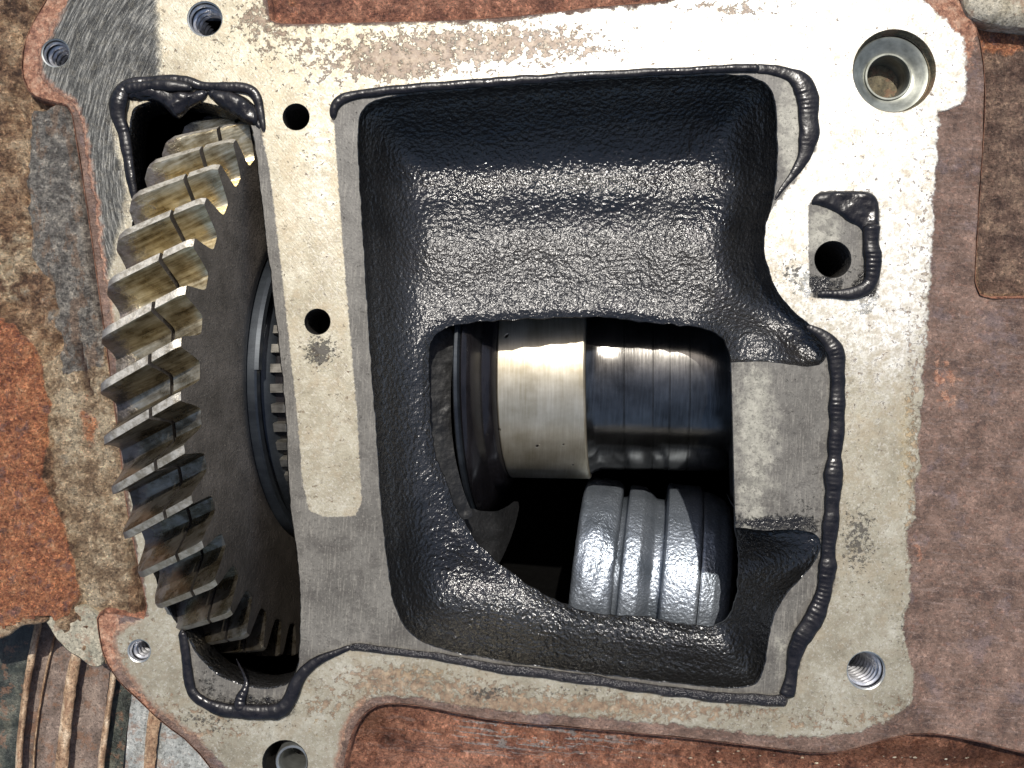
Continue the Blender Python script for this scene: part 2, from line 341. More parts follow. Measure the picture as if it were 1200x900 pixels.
def inpoly(p, poly):
    x, y = p[:, 0], p[:, 1]; r = np.zeros(len(p), bool); n = len(poly)
    for i in range(n):
        x0, y0 = poly[i]; x1, y1 = poly[(i+1) % n]
        c = (y0 > y) != (y1 > y)
        with np.errstate(divide='ignore', invalid='ignore'):
            r ^= c & (x < (x1-x0)*(y-y0)/(y1-y0+1e-12)+x0)
    return r
def pdist(p, line, closed=True):
    d = np.full(len(p), 1e9); n = len(line)
    for i in range(n if closed else n-1):
        a = line[i]; b = line[(i+1) % n]; ab = b-a; L = (ab**2).sum()+1e-12
        t = np.clip(((p-a)@ab)/L, 0, 1); q = p-(a+t[:, None]*ab)
        d = np.minimum(d, np.sqrt((q**2).sum(1)))
    return d
def sdf(p, poly): return pdist(p, poly)*np.where(inpoly(p, poly), 1, -1)
def smooth_poly(pts, it=2, closed=True):
    p = np.array(pts, float)
    for _ in range(it):
        if closed:
            q = np.roll(p, -1, 0); r = np.empty((2*len(p), p.shape[1])); r[0::2] = .75*p+.25*q; r[1::2] = .25*p+.75*q
        else:
            q = p[1:]; o = p[:-1]; r = np.empty((2*len(o), p.shape[1])); r[0::2] = .75*o+.25*q; r[1::2] = .25*o+.75*q
            r = np.vstack([p[:1], r, p[-1:]])
        p = r
    return p
def resample(p, step, closed=True):
    q = np.vstack([p, p[:1]]) if closed else p
    d = np.r_[0, np.cumsum(np.sqrt((np.diff(q[:, :2], axis=0)**2).sum(1)))]
    n = max(3, int(round(d[-1]/step))); t = np.linspace(0, d[-1], n+1)
    r = np.stack([np.interp(t, d, q[:, k]) for k in range(q.shape[1])], 1)
    return r[:-1] if closed else r
def circle(px, py, r, n=28):
    a = np.linspace(0, 2*math.pi, n, endpoint=False)
    return np.stack([px-600+r*np.cos(a), 450-py+r*np.sin(a)], 1)
def nz(x, y, z, s): return noise.noise(Vector((x/s, y/s, z/s)))
def fbm(p, s, seed=0.0, octv=3):
    return np.array([noise.fractal(Vector((x/s+seed, y/s-seed, seed)), 1.0, 2.0, octv) for x, y in p])
def triangulate(outer, holes, step, jitter=.25):
    """outer, holes: point loops in plane units. -> points, faces, number of loop points"""
    lo, hi = outer.min(0), outer.max(0)
    gx, gy = np.meshgrid(np.arange(lo[0], hi[0], step), np.arange(lo[1], hi[1], step)); g = np.stack([gx.ravel(), gy.ravel()], 1)
    g += rng.uniform(-jitter, jitter, g.shape)*step
    k = inpoly(g, outer)
    for h in holes: k &= ~inpoly(g, h)
    g = g[k]; d = pdist(g, outer)
    for h in holes: d = np.minimum(d, pdist(g, h))
    g = g[d > step*.45]
    loops = [outer]+list(holes); pts = np.vstack(loops+[g]); E = []; o = 0
    for L in loops:
        E += [(o+i, o+(i+1) % len(L)) for i in range(len(L))]; o += len(L)
    v, e, f, _, _, _ = delaunay_2d_cdt([Vector(p) for p in pts], E, [], 0, 1e-5)
    v = np.array([tuple(p) for p in v]); f = np.array([t for t in f if len(t) == 3])
    c = v[f].mean(1); k = inpoly(c, outer)
    for h in holes: k &= ~inpoly(c, h)
    f = f[k]
    a = v[f[:, 1]]-v[f[:, 0]]; b = v[f[:, 2]]-v[f[:, 0]]; cr = a[:, 0]*b[:, 1]-a[:, 1]*b[:, 0]
    f[cr < 0] = f[cr < 0][:, ::-1]
    return v, f
def loopwall(loop, rings, inward=True):
    """rings: list of (offset, z); offset pushes the loop into the opening. returns V,F of the wall"""
    L = np.asarray(loop); n = len(L)
    area = .5*np.sum(L[:, 0]*np.roll(L[:, 1], -1)-np.roll(L[:, 0], -1)*L[:, 1])
    t = np.roll(L, -1, 0)-np.roll(L, 1, 0); t /= np.sqrt((t**2).sum(1))[:, None]+1e-9
    nr = np.stack([-t[:, 1], t[:, 0]], 1)*(1 if area > 0 else -1)     # points to the loop's inside
    V = []; F = []
    for o, z in rings:
        z = np.broadcast_to(z, (n,)); q = L+nr*o
        V += [(q[i, 0], q[i, 1], z[i]) for i in range(n)]
    for r in range(len(rings)-1):
        for i in range(n):
            j = (i+1) % n; F.append((r*n+i, r*n+j, (r+1)*n+j, (r+1)*n+i) if area < 0 else (r*n+j, r*n+i, (r+1)*n+i, (r+1)*n+j))
    return V, F
def gauss(p, lst):
    r = np.zeros(len(p))
    for (x, y, rx, ry, w) in lst:
        r += w*np.exp(-(((p[:, 0]-(x-600))/rx)**2+((p[:, 1]-(450-y))/ry)**2))
    return r
def revolve(profile, n=48, a0=0.0, a1=2*math.pi):
    """profile (x, r) turned round the x axis"""
    full = abs(a1-a0-2*math.pi) < 1e-6; m = n if full else n+1; V = []; F = []
    for x, r in profile:
        for i in range(m):
            a = a0+(a1-a0)*i/n; V.append((x, r*math.sin(a), r*math.cos(a)))
    for k in range(len(profile)-1):
        for i in range(n):
            j = (i+1) % m; F.append((k*m+i, (k+1)*m+i, (k+1)*m+j, k*m+j))
    return V, F

# ------------------------------------------------------------------ outlines (photo pixels on the flange plane)
PLATE = [(310,-120),(312,22),(330,29),(400,27),(540,24),(620,18),(700,8),(780,2),(830,-12),(900,-60),(1000,-110),(1060,-100),(1110,-20),(1140,20),(1152,60),
 (1155,120),(1150,200),(1144,290),(1142,345),(1170,352),(1380,340),(1380,925),(1200,882),(1130,864),(1080,858),(1040,865),(1000,879),(960,884),(900,876),(800,864),(700,855),
 (600,846),(560,841),(500,828),(460,823),(435,828),(418,845),(408,870),(402,900),(395,1020),(320,1020),(262,920),(225,872),(190,847),(160,818),(140,800),(122,772),(116,745),
 (113,716),(150,722),(176,727),(162,660),(149,600),(140,520),(128,430),(112,310),(99,220),(89,160),(83,122),(60,118),(35,110),(25,85),(28,50),(42,20),(60,-10),(90,-120)]
MACH = [(300,-130),(312,25),(330,31),(400,29),(540,27),(620,21),(700,11),(780,5),(830,-12),(900,-60),(1060,-60),(1082,2),(1108,22),(1128,45),(1133,70),(1132,118),
 (1100,131),(1097,200),(1092,300),(1085,400),(1078,500),(1073,600),(1060,632),(1066,665),(1066,700),(1058,730),(1062,755),(1072,790),(1068,825),(1040,846),(1000,858),(960,864),
 (900,862),(800,850),(700,842),(600,834),(560,830),(500,820),(455,815),(428,822),(412,838),(402,866),(394,900),(390,1020),(318,1020),(270,905),(230,866),(190,836),(165,812),(148,790),(135,768),
 (130,745),(150,728),(175,722),(160,640),(149,560),(138,430),(120,310),(108,220),(97,150),(85,118),(62,105),(45,85),(45,60),(60,30),(75,10),(90,-20),(110,-120)]
GEARWIN = [(152,132),(162,121),(200,114),(240,119),(282,130),(296,143),(303,200),(315,300),(335,465),(340,590),(343,612),(352,670),(353,765),(345,797),(325,808),(290,806),(262,796),
 (242,782),(228,762),(215,742),(194,712),(172,650),(158,560),(152,450),(151,330),(156,240),(150,180)]
MAINOUT = [(857,425),(905,423),(945,431),(966,427),(970,408),(960,390),(940,374),(918,352),(903,325),(895,290),(897,265),(907,235),(912,190),(911,125),(903,100),(885,89),
 (850,86),(700,92),(500,107),(440,115),(422,129),(418,152),(420,200),(425,280),(432,400),(440,500),(447,600),(455,680),(465,722),(485,749),(520,763),(600,777),(700,791),(850,808),(885,805),
 (895,790),(900,752),(908,718),(925,692),(950,667),(964,642),(958,624),(930,620),(900,622),(862,618)]
MAININ = [(868,645),(867,690),(859,722),(845,736),(820,736),(790,730),(745,723),(700,722),(670,714),(640,700),(610,681),(583,660),(560,638),(541,612),(530,588),(519,558),(507,528),(503,480),
 (502,430),(503,402),(508,392),(522,384),(545,378),(580,375),(640,372),(690,370),(720,372),(765,378),(800,380),(832,385),(848,395),(855,410)]
INNERZONE = [(303,140),(316,200),(328,300),(348,483),(355,567),(362,598),(380,606),(415,605),(424,590),(418,480),(405,330),(397,220),(391,140),(400,115),(500,103),(700,90),(880,81),(945,90),(955,110),
 (955,175),(940,200),(908,240),(880,290),(910,352),(955,384),(985,410),(985,500),(975,690),(945,735),(925,822),(880,825),(700,800),(500,768),(412,757),(375,775),(350,800),(340,838),(270,838),(228,820),
 (213,745),(195,600),(200,200),(290,120)]
RECZONE = [(947,240),(960,224),(1020,224),(1031,245),(1031,330),(1025,348),(955,350),(948,335)]
PLAIN = [(347,137,16),(372,377,15.5),(976,304,22)]
THREADED = [(65,62,17,24,'threaded_hole','dark'),(240,22,21,26,'threaded_hole',''),(163,763,14,20,'threaded_hole',''),(1015,786,23,26,'threaded_hole','')]

plate_outer = resample(smooth_poly(P2(PLATE), 1), 6)
gearwin = resample(smooth_poly(P2(GEARWIN), 2), 4)
gearwin += np.stack([fbm(gearwin, 14, 3), fbm(gearwin, 14, 9)], 1)*1.2
mo = smooth_poly(P2(MAINOUT), 2, closed=False); mo = resample(mo, 3.6, closed=False)
w = np.minimum(1, np.minimum(np.arange(len(mo)), np.arange(len(mo))[::-1])/6)[:, None]
mo = mo+np.stack([fbm(mo, 16, 5), fbm(mo, 16, 7)], 1)*1.2*w
main_hole = np.vstack([mo, resample(np.array([mo[-1], mo[0]]), 6, closed=False)[1:-1]])      # tongue's left edge closes the loop

casing = thing('gearbox_casing', (0, 0, -520), 'open cast iron gearbox casing with a pale machined flange around two oily black windows', 'gearbox')

# ------------------------------------------------------------------ flange face
holes = [gearwin, main_hole]+[circle(x, y, r) for x, y, r in PLAIN]+[circle(x, y, r) for x, y, r, *_ in THREADED]
holes += [circle(1048, 83, 49, 48), circle(334, 894, 27, 32)]
v, f = triangulate(plate_outer, holes, 6.5)
dk_poly = P2([(30,120),(20,40),(60,-130),(183,-130),(185,20),(189,85),(200,97),(140,100),(133,150),(150,235),(125,330),(100,300)])
BROWN = [(440,70,60,28,.5),(520,60,90,26,.55),(610,45,80,26,.42),(680,55,60,22,.3),(470,85,40,10,.3),(330,45,40,30,.35),(370,90,22,40,.15),(480,795,70,16,.55),(560,815,80,14,.6),(440,800,40,25,.3),(700,822,90,10,.35),
 (800,838,140,10,.45),(950,850,60,10,.3),(880,10,40,10,.35),(300,20,26,20,.5),(820,8,60,8,.3),(375,415,16,12,.2),(250,855,50,25,.35),(380,830,30,30,.25),(190,830,20,20,.3),(1000,430,50,50,.12),(1068,540,9,190,.5),(1060,840,50,18,.5),(1085,330,8,200,.3),(150,760,20,30,.4),(600,828,300,7,.45)]
YEL = [(1062,520,16,130,.6),(375,480,25,60,.35),(345,200,20,40,.2),(500,790,90,18,.45),(370,850,25,30,.4),(378,195,8,8,.5),(1009,488,9,9,.6),(1015,525,8,9,.5),(620,820,80,12,.35)]
STAIN = [(375,412,20,20,.72),(1005,640,22,38,.50),(1010,610,18,16,.2),(570,815,24,10,.45),(245,860,30,18,.25),(700,810,180,8,.32),(930,320,18,16,.45),(880,835,60,12,.25),(1055,800,10,50,.2),(395,770,12,12,.2),(230,840,50,12,.35),
 (320,850,40,10,.3),(1000,290,90,10,.0),(360,170,20,60,.12),(1040,690,14,60,.12),(260,60,40,40,.18),(400,690,0.1,0.1,0),(1060,730,10,30,.35)]
PALE = [(925,150,16,70,1.0),(965,275,22,32,1.0),(885,500,30,110,.75),(880,600,26,30,.3),(915,760,14,50,.45),(405,690,35,60,.18),(950,480,30,60,.12),(365,780,10,20,.2),(240,790,25,20,.15)]
OIL = [(960,335,30,14,1.0),(1015,340,16,30,.9),(1016,245,20,20,.3),(300,825,60,12,.8),(245,800,22,20,.5),(940,590,25,22,.35),(905,613,50,9,1.1),(945,640,25,22,.7),(860,600,8,20,.5)]
rim = np.minimum(pdist(v, plate_outer), 80)
shoulder = v[:, 0] > 420
iz = sdf(v, P2(INNERZONE)); strip_ = (v[:, 0] > -290) & (v[:, 0] < -172) & (v[:, 1] < 305) & (v[:, 1] > -158); onboss = (v[:, 0] > 268) & (v[:, 0] < 352) & (v[:, 1] > 70) & (v[:, 1] < 212)
smear = np.exp(-np.abs(iz)/6.5)*(~strip_)*(~onboss)+.9*np.exp(-np.abs(sdf(v, P2(RECZONE)))/5)*(v[:, 0] > 400)
attrs = dict(smear=smear, whiter=gauss(v, [(1010,160,160,230,1.3),(770,45,230,55,.95),(480,80,160,40,.35),(375,190,25,110,.4),(390,330,20,90,.2),(1050,330,50,130,.3),(430,790,50,25,.3)]), mach=sdf(v, P2(MACH)), inner=np.maximum(sdf(v, P2(INNERZONE)), sdf(v, P2(RECZONE))), dark=sdf(v, dk_poly), brown=gauss(v, BROWN), yellow=gauss(v, YEL), stain=gauss(v, STAIN),
 pale=gauss(v, PALE), oil=gauss(v, OIL), rim=np.minimum(sdf(v, P2(MACH)), 60), rimrust=gauss(v, [(30,60,60,90,1),(90,160,40,80,1),(120,330,30,120,1),(140,770,40,60,1),(200,860,60,40,.8),(410,860,40,60,1),(1090,860,80,40,.3)]),
 orange=gauss(v, [(1110,20,40,40,1.0),(1130,70,20,40,.5),(60,30,60,60,1.2),(50,110,50,30,1.0),(120,740,30,60,1.0),(160,830,40,30,.8),(1145,240,18,60,.3),(1120,470,50,60,.25),(1105,860,90,20,.3),(1110,440,20,40,.4),(1180,560,26,30,.35),(1075,640,12,30,.5),(1100,180,10,60,.3),(1110,660,30,16,.35)]))
z = np.zeros(len(v))
off = sdf(v, P2(MACH)) < -2
zz = fbm(v, 45, 2)*1.6+fbm(v, 11, 4)*.7
z[off] += np.clip(-sdf(v, P2(MACH))[off]-2, 0, 8)/8*(zz[off]-1.5)
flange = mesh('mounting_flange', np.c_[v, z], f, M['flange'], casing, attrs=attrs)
# rolled edges and side walls of the plate
def wall(name, loop, rings, mat, parent=casing, **k):
    V, F = loopwall(loop, rings); A = dict(dry=np.zeros(len(V)))
    return mesh(name, V, F, mat, parent, attrs=A, sharp=50, **k)
zo = np.interp(pdist(plate_outer, P2(MACH)), [0, 3, 8], [0, 0, -1.5])
V, F = loopwall(plate_outer, [(0, zo*0+0), (-1.6, -1.5), (-3.5, -6), (-4.5, -40)])
ft = [tuple(reversed(t)) for t in F]
mesh('flange_edge', V, ft, M['outer'], casing, attrs={k: np.full(len(V), c) for k, c in dict(w_yellow=0, w_grey=.2, w_red=.75, w_dull=0, w_orange=.3, w_scratch=0, w_wet_shade=0, w_crack=0).items()})
wall('window_edge', gearwin, [(0, 0), (1.4, -1.2), (2.2, -6), (3, -40), (-10, -60), (-30, -90)], M['pocket'])

# ------------------------------------------------------------------ cast pocket around the inner window
def lam(x): return np.interp(x, [-185, -90, 220, 300], [28, 21, 15, 13])
AY = [(-400, 60), (-300, 80), (-250, 92), (-150, 78), (-60, 70), (60, 66), (110, 76), (170, 100), (200, 104), (225, 101), (243, 95), (260, 98), (278, 105), (300, 100), (330, 82), (365, 60)]
def zpocket(p):
    A = np.interp(p[:, 1], [a for a, b in AY], [b for a, b in AY])
    Ks = np.linspace(-9, 9, 7); A = np.mean([np.interp(p[:, 1]+k, [a for a, b in AY], [b for a, b in AY]) for k in Ks], 0)
    d = pdist(p, mo, closed=False)
    A = A*(1-.88*np.exp(-((p[:, 0]-300)/62)**2-((p[:, 1]-45)/48)**2))
    A = A*(1-.85*np.exp(-((p[:, 0]-345)/55)**2-((p[:, 1]+185)/38)**2))
    zt = -A*(1-np.exp(-d/(lam(p[:, 0])+np.interp(p[:, 1], [255, 300], [0, 8]))))
    return zt
zraw = zpocket
def zpocket(p):
    acc = zraw(p)*2; w = 2
    for r_, k_ in ((7, 6), (15, 8)):
        for t_ in range(k_):
            a_ = 2*math.pi*t_/k_+r_; acc = acc+zraw(p+np.array([math.cos(a_), math.sin(a_)])*r_); w += 1
    d = pdist(p, mo, closed=False); return np.where(inpoly(p, main_hole) | (d > 0), acc/w, 0)*np.clip((d+.5)/5, 0, 1)
mi = P2(MAININ); mi = smooth_poly(np.vstack([[mo[-1]], mi, [mo[0]]]), 2, closed=False); mi = resample(mi, 4, closed=False)[1:-1]
mi = mi+np.stack([fbm(mi, 12, 15), fbm(mi, 12, 17)], 1)*1.8
scr = mi.copy()
for _ in range(6):
    zz = zpocket(mi); mi = scr*((D-zz)/D)[:, None]
ring = np.vstack([mo, mi])
v, f = triangulate(ring, [], 4.2)
z = zpocket(v); d = pdist(v, mo, closed=False); e = 1-np.exp(-d/14)
z += (fbm(v, 60, 1, 2)*3+fbm(v, 15, 6, 2)*.7)*e
z[d < .5] = -1.2
di = pdist(v, mi, closed=False); z -= 5*np.exp(-(di/5)**2)*e          # rounded lip
dry = gauss(v, [(640,300,220,60,.9),(470,480,40,140,.5),(880,400,60,40,.5),(700,130,300,50,-.6),(720,770,200,50,-.9),(920,680,60,80,-.9),(500,700,60,60,-.6)])
mesh('pocket_wall', np.c_[v, z], f, M['pocket'], casing, attrs=dict(dry=dry))
V, F = loopwall(main_hole, [(0, 0), (1.0, -1.2)]); mesh('pocket_rim', V, F, M['pocket'], casing, attrs=dict(dry=np.zeros(len(V))))
zi = np.array([z[np.argmin(((v-q)**2).sum(1))] for q in mi])
full = np.vstack([mi, resample(np.array([mo[0], mo[-1]]), 5, closed=False)]); zf = np.r_[zi, np.full(len(full)-len(mi), -1.2)]
V, F = loopwall(full, [(0, zf), (.6, zf-2.5), (-1, zf-9), (-7, zf-24), (-18, zf-46), (-36, np.minimum(zf-60, -165))])
mesh('inner_window_edge', V, F, M['webmat'], casing, attrs=dict(dry=np.zeros(len(V))), sharp=60)

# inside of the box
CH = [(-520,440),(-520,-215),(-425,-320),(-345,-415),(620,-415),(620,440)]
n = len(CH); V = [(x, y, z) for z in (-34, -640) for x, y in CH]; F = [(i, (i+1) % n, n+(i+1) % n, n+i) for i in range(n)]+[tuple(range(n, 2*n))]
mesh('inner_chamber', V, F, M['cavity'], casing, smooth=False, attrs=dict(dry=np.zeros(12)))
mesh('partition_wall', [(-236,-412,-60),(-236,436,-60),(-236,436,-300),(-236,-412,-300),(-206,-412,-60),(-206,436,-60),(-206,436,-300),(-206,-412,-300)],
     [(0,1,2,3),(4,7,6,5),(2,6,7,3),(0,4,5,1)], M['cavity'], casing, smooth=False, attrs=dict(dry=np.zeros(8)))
# sloping web in the lower left of the inner window
wp = [(500,520,-150),(530,575,-160),(552,600,-172),(585,604,-190),(612,590,-200),(604,625,-215),(585,668,-190),(560,690,-170),(500,660,-150)]
pl = resample(smooth_poly(np.array([P(*q) for q in wp]), 2), 8)
v, f = triangulate(pl[:, :2], [], 8); zw = np.interp(v[:, 0], [-110, -20, 10], [-150, -215, -275])+fbm(v, 20, 3)*5
mesh('inner_web', np.c_[v, zw], f, M['webmat'], casing, attrs=dict(dry=np.full(len(v), .3)))
lp = resample(smooth_poly(P2([(496,385),(530,382),(535,400),(529,450),(531,520),(545,580),(560,610),(500,600)], -140), 2), 6)
v, f = triangulate(lp, [], 6); zw = -104-.35*np.clip(v[:, 0]+115, 0, 60)+fbm(v, 9, 8)*3
mesh('broken_wall_edge', np.c_[v, zw], f, M['webmat'], casing, attrs=dict(dry=np.full(len(v), .2)))

# ------------------------------------------------------------------ holes in the flange
def tube_hole(name, x, y, prof, mat, n=36, parent=casing, cap=True, **k):
    V = []; F = []
    for r, z in prof:
        for i in range(n):
            a = 2*math.pi*i/n; V.append((x-600+r*math.cos(a), 450-y+r*math.sin(a), z))
    for q in range(len(prof)-1):
        for i in range(n): j = (i+1) % n; F.append((q*n+i, q*n+j, (q+1)*n+j, (q+1)*n+i)[::-1])
    if cap: F.append(tuple(range((len(prof)-1)*n, len(prof)*n)))
    return mesh(name, V, F, mat, parent, attrs=dict(dry=np.zeros(len(V))), sharp=40, **k)
for x, y, r in PLAIN: tube_hole('bolt_hole', x, y, [(r, 0), (r-1.2, -1.5), (r-1.4, -160)], M['holedark'])
def threads(x, y, r, depth, pitch, parent):
    n = 40; per = 8; rows = int(depth/pitch*per); V = []; F = []; G = []
    h = pitch*.5
    for q in range(rows+1):
        for i in range(n):
            ph = (q/per+i/n) % 1.0; t = abs(ph*2-1); t = min(1, max(0, (t-.12)/.76))
            fade = min(1, q/per/1.2); rr = r-1.2-h*t*fade; a = 2*math.pi*i/n
            V.append((x-600+rr*math.cos(a), 450-y+rr*math.sin(a), -1.2-q*pitch/per)); G.append(1-t)
    for q in range(rows):
        for i in range(n): j = (i+1) % n; F.append((q*n+i, (q+1)*n+i, (q+1)*n+j, q*n+j))
    mesh('screw_thread', V, F, M['thread'], parent, sharp=25, attrs=dict(root=G))
for x, y, r, pz, nm, _ in THREADED:
    o = tube_hole('threaded_hole', x, y, [(r, 0), (r-.2, -.6), (r-1.6, -1.4)], M['bush'], cap=False)
    threads(x, y, r, 118, {17: 8.6, 21: 8.6, 14: 8.0, 23: 7.6}[r], o)
# counterbored hole with a pressed-in bush
o = tube_hole('counterbore', 1048, 83, [(49, 0), (47.5, -2), (46.8, -9), (45, -9.5)], M['borefloor'], n=56, cap=False)
tube_hole('bush', 1047, 85, [(46, -9.5), (44.5, -8), (40, -9.5), (33, -14), (28.5, -15), (27.5, -13), (25.5, -13), (24, -16), (23.5, -22), (23, -60)], M['bushdull'], n=56, parent=o, cap=False)
tube_hole('bore_floor', 1047, 85, [(24, -40), (12, -41), (2, -40)], M['borefloor'], n=40, parent=o)
o = tube_hole('dowel_hole', 334, 894, [(27, 0), (25.5, -2), (25.2, -70)], M['holedark'], n=40)
tube_hole('dowel_sleeve', 341, 896, [(22, -34), (21, -9), (19.5, -7), (17, -7), (15.6, -9), (15, -60)], M['bush'], n=40, parent=o, cap=False)

# ------------------------------------------------------------------ outer casting (rough terrain beyond the flange)
xs = np.arange(-840, 844, 3.8); ys = np.arange(-640, 644, 3.8)
gx, gy = np.meshgrid(xs, ys); g = np.stack([gx.ravel(), gy.ravel()], 1)
sx, sy = g[:, 0]+600, 450-g[:, 1]
cut = P2([(-300,772),(0,741),(25,727),(45,723),(58,722),(70,742),(88,764),(100,768),(112,776),(122,782),(150,812),(190,850),(230,885),(262,930),(300,1200),(-300,1200)])
barp = P2([(33,124),(84,122),(100,220),(112,310),(122,380),(118,430),(70,440),(60,330),(30,300),(28,200)])
orp = P2([(-300,375),(0,372),(20,380),(45,420),(60,470),(55,520),(50,560),(70,600),(85,650),(92,700),(82,722),(45,728),(0,745),(-300,775)])
yelp = P2([(40,430),(95,400),(125,430),(140,520),(150,620),(150,720),(112,716),(95,715),(80,640),(60,580)])
dsd = dict(cut=sdf(g, cut), bar=sdf(g, barp), org=sdf(g, orp), yel=sdf(g, yelp), plate=sdf(g, plate_outer))
n1 = fbm(g, 60, 1); n2 = fbm(g, 20, 5); n3 = fbm(g, 8, 9, 2)
sm = lambda x, a, b: np.clip((x-a)/(b-a), 0, 1)**2*(3-2*np.clip((x-a)/(b-a), 0, 1))
left = sm(-sx, -180, -120)
z = -14+n1*3+n2*2+n3*1.2
z = np.where(sx < 200, -12+n1*8+n2*9+n3*4.0, z)
b = sm(dsd['bar']+n2*3, -2, 5); z = z*(1-b)+b*(-4+n2*1.2)
y_ = sm(dsd['yel']+n2*5, -4, 8); z = z*(1-y_)+y_*(-7+n2*3+n3*1.8)
o_ = sm(dsd['org']+n2*5, -3, 6); z = z*(1-o_)+o_*(1+n1*3+n2*4+n3*3.5)
rt = sm(sx, 1145, 1165)*sm(-sy, -350, -335); z = z*(1-rt)+rt*(-20+n1*3+n3*1.0)
bt = sm(sy, 800, 830)*sm(sx, 380, 420); z = z*(1-bt)+bt*(-22+n1*4+n2*4+n3*2)
hol = np.exp(-(((sx-450)/55)**2+((sy-870)/45)**2)); z -= 0*hol
for (x0, x1, y0, dz) in ((440,700,880,10),(500,900,905,12)): z += dz*np.exp(-((sy-y0-(sx-600)*.06)/9)**2)*sm(sx, x0, x0+60)*(1-sm(sx, x1-60, x1))
crk = P2([(84,122),(89,160),(95,210),(99,250),(104,300),(112,350),(118,385)]); cd = pdist(g, crk, False); z -= 13*np.exp(-(cd/4)**2)
crk2 = P2([(89,402),(91,420),(95,432),(97,450),(102,462)]); cd2 = pdist(g, crk2, False); z -= 10*np.exp(-(cd2/3)**2)
slot = P2([(152,640),(158,680),(165,722)]); cd3 = pdist(g, slot, False); z -= 22*np.exp(-(cd3/5)**2)
z = np.where(dsd['plate'] > 2, np.minimum(z, -26), z)
inside = (dsd['plate'] > 14)
keep = ~inside & (dsd['cut']+n2*3 < 2)
idx = np.arange(len(g)).reshape(gx.shape); q = np.stack([idx[:-1, :-1], idx[:-1, 1:], idx[1:, 1:], idx[1:, :-1]], -1).reshape(-1, 4)
q = q[keep[q].all(1)]; used = np.unique(q); rem = -np.ones(len(g), int); rem[used] = np.arange(len(used)); q = rem[q]
def A(lst): return gauss(g, lst)
aa = dict(w_yellow=y_*1.0+A([(10,310,40,60,.7)]), w_grey=b*.9+A([(60,360,30,60,.4),(20,350,30,20,.4),(70,560,12,90,.4),(480,850,90,25,.7),(190,60,10,80,0)]), w_red=sm(-sy, -40, -30)*sm(sx, 300, 320)*1.0+bt*.8,
   w_dull=rt*1.0, w_orange=o_+A([(330,0,60,30,.5),(1180,40,60,22,.7),(1190,0,30,40,.3),(100,500,14,60,.5),(120,330,8,60,.4),(105,230,6,80,.3),(600,5,90,12,.15),(30,215,15,50,.3)]),
   w_scratch=A([(640,875,160,22,1.0),(560,850,80,14,.7)]), w_wet_shade=A([(430,850,22,22,.9),(1000,890,260,22,.9),(1180,900,120,30,.9),(450,870,50,40,.6),(160,690,12,50,.6),(5,840,30,80,.5)]),  # wet ledge; blobs below the flange edge paint a hollow's shade
   w_crack=np.clip(np.exp(-(cd/3.2)**2)*.85+np.exp(-(cd2/3)**2)+np.exp(-(cd3/5)**2)*.7, 0, 1))
aa = {k: a[used] for k, a in aa.items()}
mesh('outer_wall', np.c_[g, z][used], q, M['outer'], casing, attrs=aa)
# underside lip along the lower left cut
cutl = resample(P2([(-60,748),(0,741),(25,727),(45,723),(58,722),(70,742),(88,764),(100,768),(112,776)]), 5, False)
EDGE_CUT = [(-60,754),(0,744),(25,730),(45,726),(58,725),(70,744),(88,766),(100,770),(112,779)]
# greenish web between the rust and the flange
pl = resample(smooth_poly(P2([(48,716),(120,708),(122,778),(110,782),(95,770),(80,762),(68,748)], -9), 1), 5)
v, f = triangulate(pl, [], 5); mesh('cast_web', np.c_[v, -7+fbm(v, 18, 2)*2-.05*(v[:, 1]+300)*0], f, M['web'], casing)
V, F = loopwall(pl, [(0, -7), (-1.5, -9), (-2, -45)]); mesh('cast_web_edge', V, [tuple(reversed(t)) for t in F], M['web'], casing)

# ------------------------------------------------------------------ ribbed drum seen below left
drum = thing('ribbed_housing', (-560, -430, -160), 'rusty brown curved housing with upright ribs in the lower left corner', 'housing')
def strip(name, Lc, Rc, z, crown, thick, mat, lumps=1.0, z2=None):
    a = resample(smooth_poly(np.array(Lc, float), 2, False), 5, False); b = resample(smooth_poly(np.array(Rc, float), 2, False), 5, False)
    t = np.linspace(0, 1, 60); ia = np.linspace(0, 1, len(a)); ib = np.linspace(0, 1, len(b))
    A_ = np.stack([np.interp(t, ia, a[:, k]) for k in (0, 1)], 1); B_ = np.stack([np.interp(t, ib, b[:, k]) for k in (0, 1)], 1)
    m = 9; V = []; F = []
    for i in range(len(t)):
        for k in range(-1, m+1):
            u = min(1, max(0, k/(m-1))); x, y = A_[i]*(1-u)+B_[i]*u
            zz = z+crown*(1-(2*u-1)**2)+nz(x, y, 0, 16)*lumps*1.5+nz(x, y, 3, 6)*lumps*.6 - (i/60)*20
            if k in (-1, m): zz -= thick
            V.append(P(x+nz(x, y, 9, 9)*lumps*.8, y, zz))
    w = m+2
    for i in range(len(t)-1):
        for k in range(w-1): F.append((i*w+k, (i+1)*w+k, (i+1)*w+k+1, i*w+k+1))
    return mesh(name, V, F, mat, drum, sharp=50)
E1 = [(44,715),(34,762),(26,810),(20,860),(17,910),(15,1050)]
def shift(c, *dx): return [(x+dx[min(i, len(dx)-1)], y) for i, (x, y) in enumerate(c)]
strip('groove_band', [(-120,700),(-120,1050)], shift(E1, 2), -112, 2, 30, M['ribdark'], 4)
strip('rib', E1, shift(E1, 9, 9, 8, 8), -86, 4, 40, M['ribrust'])
strip('groove_band', shift(E1, 7), [(98,715),(88,762),(80,800),(73,850),(66,905),(60,1050)], -100, -3, 30, M['ribbrown'], 1.2)
strip('fine_ridge', shift(E1, 27, 24, 22, 20), shift(E1, 30, 27, 25, 23), -100, 4, 30, M['ribrust'], .6)
